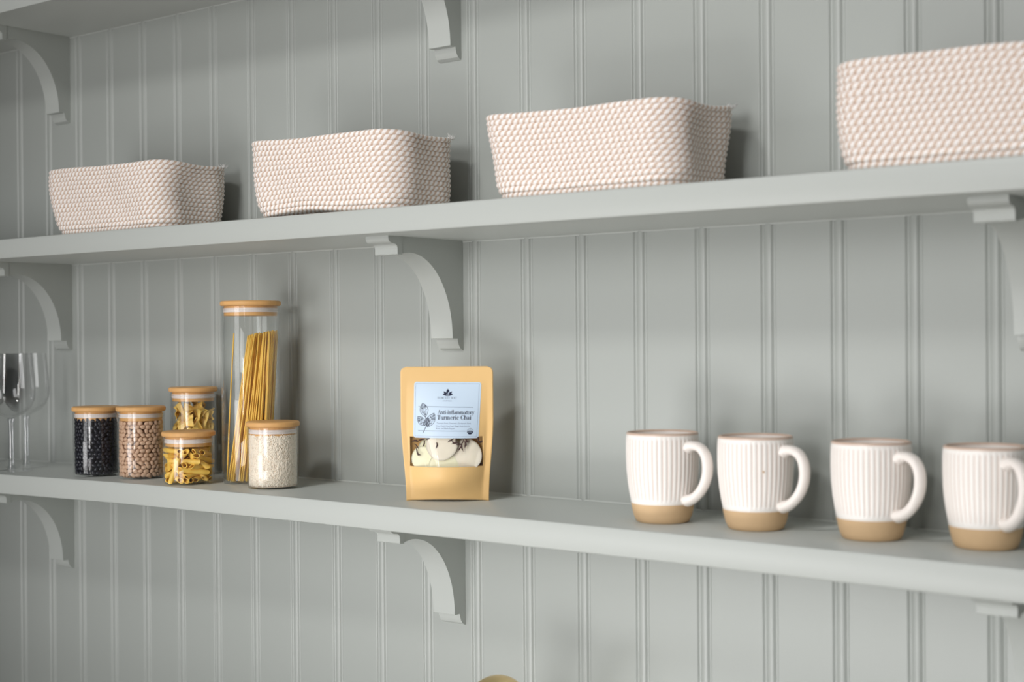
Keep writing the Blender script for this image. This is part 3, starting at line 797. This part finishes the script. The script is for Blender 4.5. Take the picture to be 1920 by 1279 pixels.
# ------------------------------------------------------------------ paper pouch
BH = 0.1735
def bag_w(z):
    t = smoothstep(0.0, 0.11, z); return 0.0535+(0.0600-0.0535)*t
def bag_front(x, z):
    w = bag_w(z); s = min(1, abs(x)/(w-0.008)); sh = (1-s**2.1)
    q = z/BH
    th = 0.0006+0.0235*(1-smoothstep(0.12, 1.0, q))+0.0
    if q > 0.86: th *= max(0, (1-(q-0.86)/0.10))*1.0 if q < 0.96 else 0
    base = 0.0008; th *= 0.5+0.5*smoothstep(0.0, 0.22, q)
    return -(base+th*sh)-0.0006*math.sin(x*95+z*60)*sh*(1-q)
def bag_back(x, z): return -bag_front(x, z)*0.9
def bag_zb(x, front=True):
    w = bag_w(0); s = min(1, abs(x)/(w)); return 0.0030*(1-s*s)
def pouch():
    yawbag = YAW-0.05
    nL = Vector((11.859*P, -1.429*P, 0)); nR = Vector((12.858*P, -0.748*P, 0)); c = (nL+nR)/2
    # belly comes forward: the side seals stand at the measured corners
    root = empty('paper_pouch', (c.x, c.y, Z1T+camber(c.x)), yawbag, label='kraft paper stand-up tea pouch with a pale blue label and clear window', cat='pouch')
    # window rectangle on the front panel
    wx0, wx1, wz0, wz1 = -0.0480, 0.0462, 0.0452, 0.0835
    NZ = 70; NA, NBm = 8, 30
    zs = sorted(set([round(BH*i/NZ, 6) for i in range(NZ+1)]+[wz0, wz1]))
    RC = 0.0075
    def edge_w(z):
        w = bag_w(z)
        if z > BH-RC:
            k = z-(BH-RC); w -= RC-math.sqrt(max(0, RC*RC-k*k))
        if abs(z-0.1600) < 0.0009: w -= 0.0022
        return w
    def sheet(fn, hole, name, m, off=0.0):
        vs = []; fs = []; idx = {}
        for j, z in enumerate(zs):
            w = edge_w(z)
            a0, a1 = max(-w+0.004, wx0), min(w-0.004, wx1)
            row = [-w+(a0+w)*k/NA for k in range(NA)]+[a0+(a1-a0)*k/NBm for k in range(NBm)]+[a1+(w-a1)*k/NA for k in range(NA+1)]
            for i, x in enumerate(row):
                idx[i, j] = len(vs)
                zz = z if z > 0.012 else z+(bag_zb(x)*(1-z/0.012))
                vs.append((x, fn(x, z)+off, zz))
        i0, i1 = NA, NA+NBm; NU = 2*NA+NBm+1
        for j in range(len(zs)-1):
            for i in range(NU-1):
                if hole and i0 <= i < i1 and wz0-1e-9 <= zs[j] and zs[j+1] <= wz1+1e-9: continue
                fs.append((idx[i, j], idx[i+1, j], idx[i+1, j+1], idx[i, j+1]))
        o = mesh(name, vs, fs, m, root)
        sm = o.modifiers.new('thickness', 'SOLIDIFY'); sm.thickness = 0.00022; sm.offset = 0
        return o
    sheet(bag_front, True, 'front_panel', M['kraft'])
    sheet(bag_back, False, 'back_panel', M['kraft'])
    # gusset base
    vs = []; fs = []; n = 40
    for i in range(n+1):
        x = -0.053+0.106*i/n; vs += [(x, bag_front(x, 0)*0.97, bag_zb(x)+0.0006), (x, 0, 0.0045+0.004*(1-(x/0.053)**2)), (x, bag_back(x, 0)*0.97, bag_zb(x)+0.0006)]
    for i in range(n):
        a = 3*i; fs += [(a, a+3, a+4, a+1), (a+1, a+4, a+5, a+2)]
    mesh('bottom_gusset', vs, fs, M['kraft'], root)
    # film window
    def patch(name, m, x0, x1, z0, z1, off, nx=24, nz=12, corner=0.0, rot=0.0):
        vs = []; fs = []
        for j in range(nz+1):
            z = z0+(z1-z0)*j/nz; cut = 0
            if corner:
                k = min(z-z0, z1-z)
                if k < corner: cut = corner-math.sqrt(max(0, corner**2-(corner-k)**2))
            for i in range(nx+1):
                x = x0+cut+(x1-x0-2*cut)*i/nx; zz = z+rot*(x-(x0+x1)/2)
                vs.append((x, bag_front(x, zz)+off, zz))
        for j in range(nz):
            for i in range(nx):
                a = j*(nx+1)+i; fs.append((a, a+1, a+nx+2, a+nx+1))
        return mesh(name, vs, fs, m, root)
    patch('clear_window', M['film'], wx0-0.001, wx1+0.001, wz0-0.001, wz1+0.001, 0.00035, 30, 16)
    LO = -0.00045
    ROT = -0.012
    lx0, lx1, lz0, lz1 = -0.0425, 0.0430, 0.0818, 0.1535
    # tapered label: nodes corrected below
    def lab(x, z):                       # label-plane coordinates (0..1, 0..1) -> bag x, z
        xx = (-0.0433+0.0012*z)+x*((0.0412+0.0038*z)+0.0433-0.0012*z)
        zz = lz0+z*(lz1-lz0)+ROT*(xx)
        return xx, zz
    vs = []; fs = []; nx, nz = 40, 30
    cr = 0.03
    for j in range(nz+1):
        v = j/nz; k = min(v, 1-v); cut = (cr-math.sqrt(max(0, cr*cr-(cr-k)**2)))*0.83 if k < cr else 0
        for i in range(nx+1):
            u = cut+(1-2*cut)*i/nx; x, z = lab(u, v); vs.append((x, bag_front(x, z)+LO, z))
    for j in range(nz):
        for i in range(nx):
            a = j*(nx+1)+i; fs.append((a, a+1, a+nx+2, a+nx+1))
    label = mesh('label', vs, fs, M['label'], root); label['label'] = 'pale blue printed label'
    # ---- print on the label, drawn in label units: x 0..85, y 0..71 (mm)
    def put(polys, name, m, lift=0.00012):
        vs = []; fs = []
        for poly in polys:
            b0 = len(vs)
            for (x, y) in poly:
                X, Z = lab(x/85.0, y/71.0); vs.append((X, bag_front(X, Z)+LO-lift, Z))
            fs.append(tuple(range(b0, b0+len(poly))))
        return mesh(name, vs, fs, m, label, smooth=False)
    def seg(x0, y0, x1, y1, w, n=1):
        L = math.hypot(x1-x0, y1-y0) or 1; nx_, ny_ = -(y1-y0)/L*w/2, (x1-x0)/L*w/2; r = []
        for k in range(n):
            a, b = k/n, (k+1)/n
            ax, ay, bx, by = x0+(x1-x0)*a, y0+(y1-y0)*a, x0+(x1-x0)*b, y0+(y1-y0)*b
            r.append([(ax+nx_, ay+ny_), (bx+nx_, by+ny_), (bx-nx_, by-ny_), (ax-nx_, ay-ny_)][::-1])
        return r
    def arcs(cx, cy, rx, ry, a0, a1, wh, wv, n=16):
        r = []; P_ = []
        for k in range(n+1):
            a = math.radians(a0+(a1-a0)*k/n); w = wh+(wv-wh)*abs(math.cos(a))**1.5
            P_.append(((cx+rx*math.cos(a), cy+ry*math.sin(a)), (cx+(rx-w)*math.cos(a), cy+(ry-min(w, wh*1.3+(w-wh)*0.15))*math.sin(a))))
        for k in range(n):
            q = [P_[k][0], P_[k+1][0], P_[k+1][1], P_[k][1]]
            r.append(q if a1 > a0 else q[::-1])
        return r
    # high-contrast serif letters: unit = cap height 1, x-height 0.66
    S, Hh, X_ = 0.17, 0.05, 0.66
    def st(x, y0, y1, w=S): return seg(x, y0, x, y1, w)
    def sf(x, y, w=0.30): return seg(x-w/2, y, x+w/2, y, Hh)
    G = {}
    G['A'] = (0.80, seg(0.08, 0, 0.38, 1.0, Hh*1.2)+seg(0.40, 1.0, 0.68, 0, S*1.15)+seg(0.2, 0.36, 0.56, 0.36, Hh)+sf(0.08, 0.02, 0.22)+sf(0.68, 0.02, 0.32))
    G['T'] = (0.78, st(0.38, 0, 1, S*1.1)+seg(0.03, 0.975, 0.73, 0.975, Hh)+sf(0.38, 0.02, 0.34)+seg(0.05, 0.97, 0.04, 0.72, Hh*1.2)+seg(0.71, 0.97, 0.72, 0.72, Hh*1.2))
    G['C'] = (0.76, arcs(0.40, 0.5, 0.36, 0.52, 50, 310, Hh, S*1.15)+seg(0.66, 0.95, 0.66, 0.68, Hh*1.3)+seg(0.64, 0.12, 0.68, 0.3, Hh))
    G['n'] = (0.66, st(0.16, 0, X_)+arcs(0.36, X_-0.2, 0.22, 0.22, 0, 150, Hh, S)+st(0.50, 0, X_-0.18)+sf(0.16, 0.02, 0.26)+sf(0.5, 0.02, 0.26)+sf(0.1, X_-0.02, 0.14))
    G['m'] = (0.98, st(0.16, 0, X_)+arcs(0.34, X_-0.2, 0.21, 0.22, 0, 150, Hh, S)+st(0.47, 0, X_-0.18)+arcs(0.66, X_-0.2, 0.20, 0.22, 0, 150, Hh, S)+st(0.79, 0, X_-0.18)+sf(0.16, 0.02, 0.26)+sf(0.47, 0.02, 0.22)+sf(0.79, 0.02, 0.26)+sf(0.1, X_-0.02, 0.14))
    G['t'] = (0.40, st(0.19, 0.1, 0.86)+seg(0.02, X_-0.02, 0.36, X_-0.02, Hh)+arcs(0.27, 0.14, 0.17, 0.16, 180, 320, Hh, S))
    G['i'] = (0.34, st(0.17, 0, X_)+sf(0.17, 0.02, 0.28)+sf(0.11, X_-0.02, 0.14)+[[(0.17+0.1*math.cos(a*math.pi/5), 0.88+0.1*math.sin(a*math.pi/5)) for a in range(10)]])
    G['-'] = (0.36, seg(0.05, 0.31, 0.31, 0.31, 0.09))
    G['f'] = (0.38, st(0.17, 0, 0.82)+arcs(0.31, 0.8, 0.22, 0.22, 60, 180, Hh, S)+seg(0.02, X_-0.02, 0.38, X_-0.02, Hh)+sf(0.17, 0.02, 0.30)+[[(0.38+0.07*math.cos(a*math.pi/4), 0.93+0.07*math.sin(a*math.pi/4)) for a in range(8)]])
    G['l'] = (0.34, st(0.17, 0, 1.03)+sf(0.17, 0.02, 0.28)+sf(0.11, 1.01, 0.14))
    G['a'] = (0.60, st(0.42, 0.06, X_-0.15)+arcs(0.28, X_-0.2, 0.225, 0.21, 0, 140, Hh, S)+arcs(0.24, 0.19, 0.20, 0.20, 90, 330, Hh, S)+seg(0.24, 0.38, 0.42, 0.38, Hh)+seg(0.44, 0.04, 0.58, 0.05, Hh)+[[(0.14+0.07*math.cos(a*math.pi/4), 0.52+0.07*math.sin(a*math.pi/4)) for a in range(8)]])
    G['o'] = (0.62, arcs(0.31, X_/2, 0.28, X_/2+0.02, 0, 360, Hh, S, 24))
    G['r'] = (0.50, st(0.16, 0, X_)+arcs(0.34, X_-0.18, 0.2, 0.2, 40, 160, Hh, S*0.8)+sf(0.16, 0.02, 0.28)+sf(0.1, X_-0.02, 0.14)+[[(0.43+0.075*math.cos(a*math.pi/4), 0.56+0.075*math.sin(a*math.pi/4)) for a in range(8)]])
    G['y'] = (0.60, seg(0.14, X_, 0.34, 0.02, S)+seg(0.52, X_, 0.26, -0.22, Hh*1.2)+sf(0.14, X_-0.02, 0.26)+sf(0.52, X_-0.02, 0.2)+[[(0.2+0.075*math.cos(a*math.pi/4), -0.2+0.075*math.sin(a*math.pi/4)) for a in range(8)]])
    G['u'] = (0.66, st(0.16, 0.18, X_)+arcs(0.30, 0.2, 0.225, 0.22, 180, 330, Hh, S)+st(0.50, 0, X_)+sf(0.1, X_-0.02, 0.14)+sf(0.44, X_-0.02, 0.14)+sf(0.56, 0.02, 0.14))
    G['e'] = (0.58, arcs(0.30, X_/2, 0.26, X_/2+0.02, 10, 320, Hh, S, 22)+seg(0.12, 0.36, 0.54, 0.36, Hh))
    G['c'] = (0.55, arcs(0.29, X_/2, 0.26, X_/2+0.02, 50, 315, Hh, S, 20)+[[(0.45+0.07*math.cos(a*math.pi/4), 0.52+0.07*math.sin(a*math.pi/4)) for a in range(8)]])
    G['h'] = (0.66, st(0.16, 0, 1.03)+arcs(0.36, X_-0.2, 0.22, 0.22, 0, 150, Hh, S)+st(0.50, 0, X_-0.18)+sf(0.16, 0.02, 0.26)+sf(0.5, 0.02, 0.26)+sf(0.1, 1.01, 0.14))
    G['H'] = (0.86, st(0.16, 0, 1, 0.12)+st(0.66, 0, 1, 0.12)+seg(0.16, 0.5, 0.66, 0.5, Hh)+sf(0.16, 0.02)+sf(0.66, 0.02)+sf(0.16, 0.98)+sf(0.66, 0.98))
    G['E'] = (0.72, st(0.16, 0, 1, 0.12)+seg(0.05, 0.98, 0.6, 0.98, Hh)+seg(0.05, 0.02, 0.62, 0.02, Hh)+seg(0.16, 0.5, 0.46, 0.5, Hh)+seg(0.6, 0.98, 0.6, 0.76, Hh)+seg(0.62, 0.02, 0.62, 0.26, Hh))
    G['L'] = (0.68, st(0.16, 0, 1, 0.12)+seg(0.05, 0.02, 0.6, 0.02, Hh)+seg(0.6, 0.02, 0.6, 0.28, Hh)+sf(0.16, 0.98))
    G['Y'] = (0.78, seg(0.1, 1, 0.38, 0.45, 0.12)+seg(0.66, 1, 0.38, 0.45, Hh)+st(0.38, 0, 0.48, 0.12)+sf(0.38, 0.02)+sf(0.1, 0.98, 0.24)+sf(0.66, 0.98, 0.24))
    G['W'] = (1.08, seg(0.08, 1, 0.32, 0, 0.12)+seg(0.32, 0, 0.54, 1, Hh)+seg(0.5, 1, 0.74, 0, 0.12)+seg(0.74, 0, 0.98, 1, Hh)+sf(0.08, 0.98, 0.24)+sf(0.52, 0.98, 0.24)+sf(0.98, 0.98, 0.2))
    G[' '] = (0.32, [])
    def width(t, h, sp=0): return sum(G[c][0]*h+sp for c in t)-sp
    def write(t, x, y, h, sp=0, xs=1.0):
        r = []
        for c in t:
            adv, ps = G[c]
            for p in ps: r.append([(x+px*h*xs, y+py*h) for px, py in p])
            x += adv*h*xs+sp
        return r
    t1, t2 = 'Anti-inflammatory', 'Turmeric Chai'
    h1 = 5.2; xs1 = 46.5/width(t1, h1)
    h2 = 5.6; xs2 = 43.5/width(t2, h2)
    put(write(t1, 31.5, 30.2, h1, 0, xs1), 'title_line', M['ink'])
    put(write(t2, 31.0, 23.4, h2, 0, xs2), 'title_line', M['ink'])
    hw_ = width('HEALTHY WAY', 2.5, 0.35)
    put(write('HEALTHY WAY', 42.8-hw_/2, 49.6, 2.5, 0.35), 'brand_name', M['inkmid'])
    # fine print with the plain font
    def fine(txt, x, y, size, name, m, target=None, center=False, lift=0.00012):
        cu = bpy.data.curves.new('tmp_text', 'FONT'); cu.body = txt; cu.size = size; cu.resolution_u = 2
        ob = bpy.data.objects.new('tmp_text', cu); COL.objects.link(ob)
        bpy.context.view_layer.update(); dg = bpy.context.evaluated_depsgraph_get()
        me = ob.evaluated_get(dg).to_mesh(); vv = [tuple(v.co) for v in me.vertices]; ff = [tuple(p.vertices) for p in me.polygons]
        ob.evaluated_get(dg).to_mesh_clear(); bpy.data.objects.remove(ob); bpy.data.curves.remove(cu)
        if not vv: return
        x0_, x1_ = min(v[0] for v in vv), max(v[0] for v in vv); sc = target/(x1_-x0_) if target else 1
        sh_ = -(x1_-x0_)*sc/2 if center else 0
        vs = []
        for v in vv:
            X, Z = lab((x+sh_+(v[0]-x0_)*sc)/85.0, (y+v[1])/71.0); vs.append((X, bag_front(X, Z)+LO-lift, Z))
        mesh(name, vs, ff, m, label, smooth=False)
    fine('AYURVEDA', 43.0, 46.4, 1.9, 'small_print', M['inkgrey'], 11.5, True)
    fine('Turmeric Root, Cinnamon, Cardamom Seed,', 30.6, 18.0, 2.5, 'small_print', M['inkgrey'], 44)
    fine('Fennel Seed, Clove Seed, Ginger Root, Licorice', 30.4, 14.6, 2.5, 'small_print', M['inkgrey'], 43)
    fine('Root, and Black Pepper', 30.2, 11.4, 2.5, 'small_print', M['inkgrey'], 24)
    # frame and rules
    fr = []
    for (a, b, c_, d_) in ((2.2, 2.2, 82.6, 2.2), (82.6, 2.2, 82.6, 68.8), (82.6, 68.8, 2.2, 68.8), (2.2, 68.8, 2.2, 2.2)): fr += seg(a, b, c_, d_, 0.22, 24)
    put(fr, 'frame_line', M['inkgrey'])
    put(seg(6, 39.8, 76, 39.0, 0.42, 24)+seg(6.5, 9.0, 69, 9.0, 0.42, 24), 'ruled_line', M['inkmid'])
    # lotus mark
    def petal(cx, cy, L, w, ang, n=10):
        pts = []; ca, sa = math.cos(ang), math.sin(ang)
        for s_ in (1, -1):
            for k in range(n):
                u = k/n if s_ == 1 else 1-k/n; ww = w*math.sin(math.pi*u)**0.9*s_*(1 if u < 0.5 else 1)
                pts.append((cx+L*u*ca-ww*sa, cy+L*u*sa+ww*ca))
        return pts[::-1]
    lot = [petal(43.3, 54.2, 8.2, 1.9, math.pi/2), petal(42.2, 54.4, 6.2, 1.35, math.radians(132)), petal(44.4, 54.4, 6.2, 1.35, math.radians(48)), petal(41.2, 54.2, 4.9, 0.9, math.radians(160)), petal(45.4, 54.2, 4.9, 0.9, math.radians(20))]
    put(lot+arcs(43.3, 56.0, 5.4, 3.0, 210, 330, 0.7, 0.9, 12), 'lotus_mark', M['ink'])
    put([petal(43.0, 55.2, 4.4, 0.45, math.radians(62))], 'lotus_mark', M['label'], 0.00022)
    # leaf sprig: three outlined leaves with veins and dark hatching, and a stem
    sprig = []; hatch = []
    rnd = random.Random(3)
    for (cx, cy, L, w, ang) in ((15.8, 26.5, 18.0, 5.2, math.radians(104)), (15.4, 15.4, 15.0, 4.4, math.radians(130)), (18.8, 13.6, 19.5, 5.2, math.radians(66)), (17.6, 15.0, 11.0, 3.2, math.radians(84))):
        ol = petal(cx, cy, L, w, ang, 14)
        for a, b in zip(ol, ol[1:]+ol[:1]): sprig += seg(a[0], a[1], b[0], b[1], 0.55)
        ca, sa = math.cos(ang), math.sin(ang)
        sprig += seg(cx, cy, cx+L*ca*0.96, cy+L*sa*0.96, 0.42)
        for k in range(12):
            u = 0.1+0.8*k/12; ww = w*math.sin(math.pi*u)**0.9*0.9
            for s_ in (1, -1):
                bx, by = cx+L*u*ca, cy+L*u*sa; ex, ey = bx+L*0.10*ca-ww*s_*sa, by+L*0.10*sa+ww*s_*ca
                f0 = rnd.uniform(0, 0.4); f1 = rnd.uniform(0.6, 1)
                hatch += seg(bx+(ex-bx)*f0, by+(ey-by)*f0, bx+(ex-bx)*f1, by+(ey-by)*f1, rnd.choice([0.25, 0.35, 0.8]))
    sprig += seg(17.6, 16, 13.2, 6.2, 0.75)+seg(15.6, 27, 17.8, 15, 0.6)
    put(sprig+hatch, 'leaf_drawing', M['ink'])
    # round seal
    sx, sy, sr = 74.0, 8.6, 3.9
    ring = arcs(sx, sy, sr, sr, 0, 360, 0.3, 0.3, 28)
    low = [[(sx+sr*math.cos(math.radians(a)), sy+sr*math.sin(math.radians(a))) for a in range(180, 361, 12)]]
    put(ring+low, 'round_seal', M['ink'])
    fine('USDA', sx, sy+0.5, 2.2, 'seal_word', M['ink'], 4.6, True)
    fine('ORGANIC', sx, sy-2.0, 1.5, 'seal_word', M['label'], 5.4, True, 0.00026)
    # ---- contents seen through the window
    Rz = Matrix.Rotation(yawbag, 4, 'Z'); Tm = Matrix.Translation(root.location)
    def world(x, y, z): return (Tm @ Rz) @ Vector((x, y, z))
    def disc(x, z, dep, r, tx, tz, m, label, bulge=0.0022):
        vs = []; fs = []; n, rg_ = 40, 7
        for s_ in (1, -1):
            for a in range(rg_+1):
                for k in range(n):
                    th = 2*math.pi*k/n; rr = r*a/rg_*(1+0.02*math.sin(3*th+x*900))
                    b_ = bulge*(1-(a/rg_)**2) if a < rg_ else 0
                    vs.append((rr*math.cos(th), -s_*(0.0004*(a < rg_)+b_*0.5*1.0)-0.0, rr*math.sin(th)))
        for s_ in (0, 1):
            o0 = s_*(rg_+1)*n
            for a in range(rg_):
                for k in range(n):
                    q = (o0+a*n+k, o0+a*n+(k+1) % n, o0+(a+1)*n+(k+1) % n, o0+(a+1)*n+k); fs.append(q if s_ else q[::-1])
        for k in range(n): fs.append((rg_*n+k, rg_*n+(k+1) % n, (2*rg_+1)*n+(k+1) % n, (2*rg_+1)*n+k))
        o = mesh('dried_root_slice', vs, fs, m)
        o.matrix_world = Matrix.Translation(world(x, bag_front(x, z)+dep, z)) @ Rz @ Matrix.Rotation(tx, 4, 'X') @ Matrix.Rotation(tz, 4, 'Z')
        tag(o, label, 'dried slice', 'pale round slices behind the pouch window')
    tl = -0.16
    disc(-0.006, 0.0735, 0.0050, 0.0205, tl, 0.0, M['slice2'], 'greyish round slice high in the middle of the pouch window, beneath the label')
    disc(0.0250, 0.0600, 0.0075, 0.0205, tl, 0.10, M['slice2'], 'large greyish slice at the right of the pouch window')
    disc(-0.0320, 0.0560, 0.0085, 0.0150, tl, -0.25, M['slice'], 'narrow pale slice at the left of the pouch window')
    disc(-0.003, 0.0470, 0.0100, 0.0195, tl, 0.05, M['slice'], 'cream slice low in the middle of the pouch window')
    disc(0.012, 0.0640, 0.0130, 0.0190, tl, 0.1, M['slice'], 'yellowish cream slice behind the others in the pouch window')
    disc(-0.020, 0.0640, 0.0160, 0.0190, tl, -0.1, M['slice'], 'cream slice tucked behind the left slice in the pouch window')
    # dark leaf bits
    bits = [(-0.041, 0.0765), (-0.0395, 0.0705), (-0.0385, 0.0660), (-0.0360, 0.0620), (-0.0445, 0.0520), (-0.0325, 0.0795), (-0.0300, 0.0755), (-0.013, 0.0725),
            (0.006, 0.0790), (0.0100, 0.0770), (0.0140, 0.0790), (0.0170, 0.0735), (0.0205, 0.0775), (0.0235, 0.0735), (0.0175, 0.0690), (0.0265, 0.0790), (0.0215, 0.0700), (0.0440, 0.0480), (0.0425, 0.0530), (0.0430, 0.0775), (0.0400, 0.0800), (-0.0220, 0.0805), (0.0125, 0.0745)]
    for i, (x, z) in enumerate(bits):
        rr = random.Random(i+40); vs = []; fs = []; nn = 9; L = rr.uniform(0.007, 0.0115); wv = rr.uniform(0.0008, 0.0015)
        for k in range(nn):
            u = k/(nn-1); w_ = wv*math.sin(math.pi*min(max(u, .06), .94))*(1+0.18*math.sin(k*1.3+i)); bend = 0.0016*math.sin(u*3+i)
            for q in range(6):
                an = q*math.pi/3; vs.append((L*(u-.5), 0.45*w_*math.sin(an)+bend*0.3, w_*math.cos(an)+bend))
        for k in range(nn-1):
            for q in range(6):
                fs.append((k*6+q, k*6+(q+1) % 6, k*6+6+(q+1) % 6, k*6+6+q))
        fs += [tuple(range(6)), tuple(range((nn-1)*6, nn*6))]
        o = mesh('dried_leaf', vs, fs, M['leaf']); fixn(o)
        dep = 0.0021 if abs(x) < 0.038 else 0.0030
        o.matrix_world = Matrix.Translation(world(x, bag_front(x, z)+dep, z)) @ Rz @ Matrix.Rotation(rr.uniform(0, math.pi), 4, 'Y')
        tag(o, 'dark brown dried leaf fragment behind the pouch window', 'dried leaf', 'dark leaf bits behind the pouch window')
pouch()
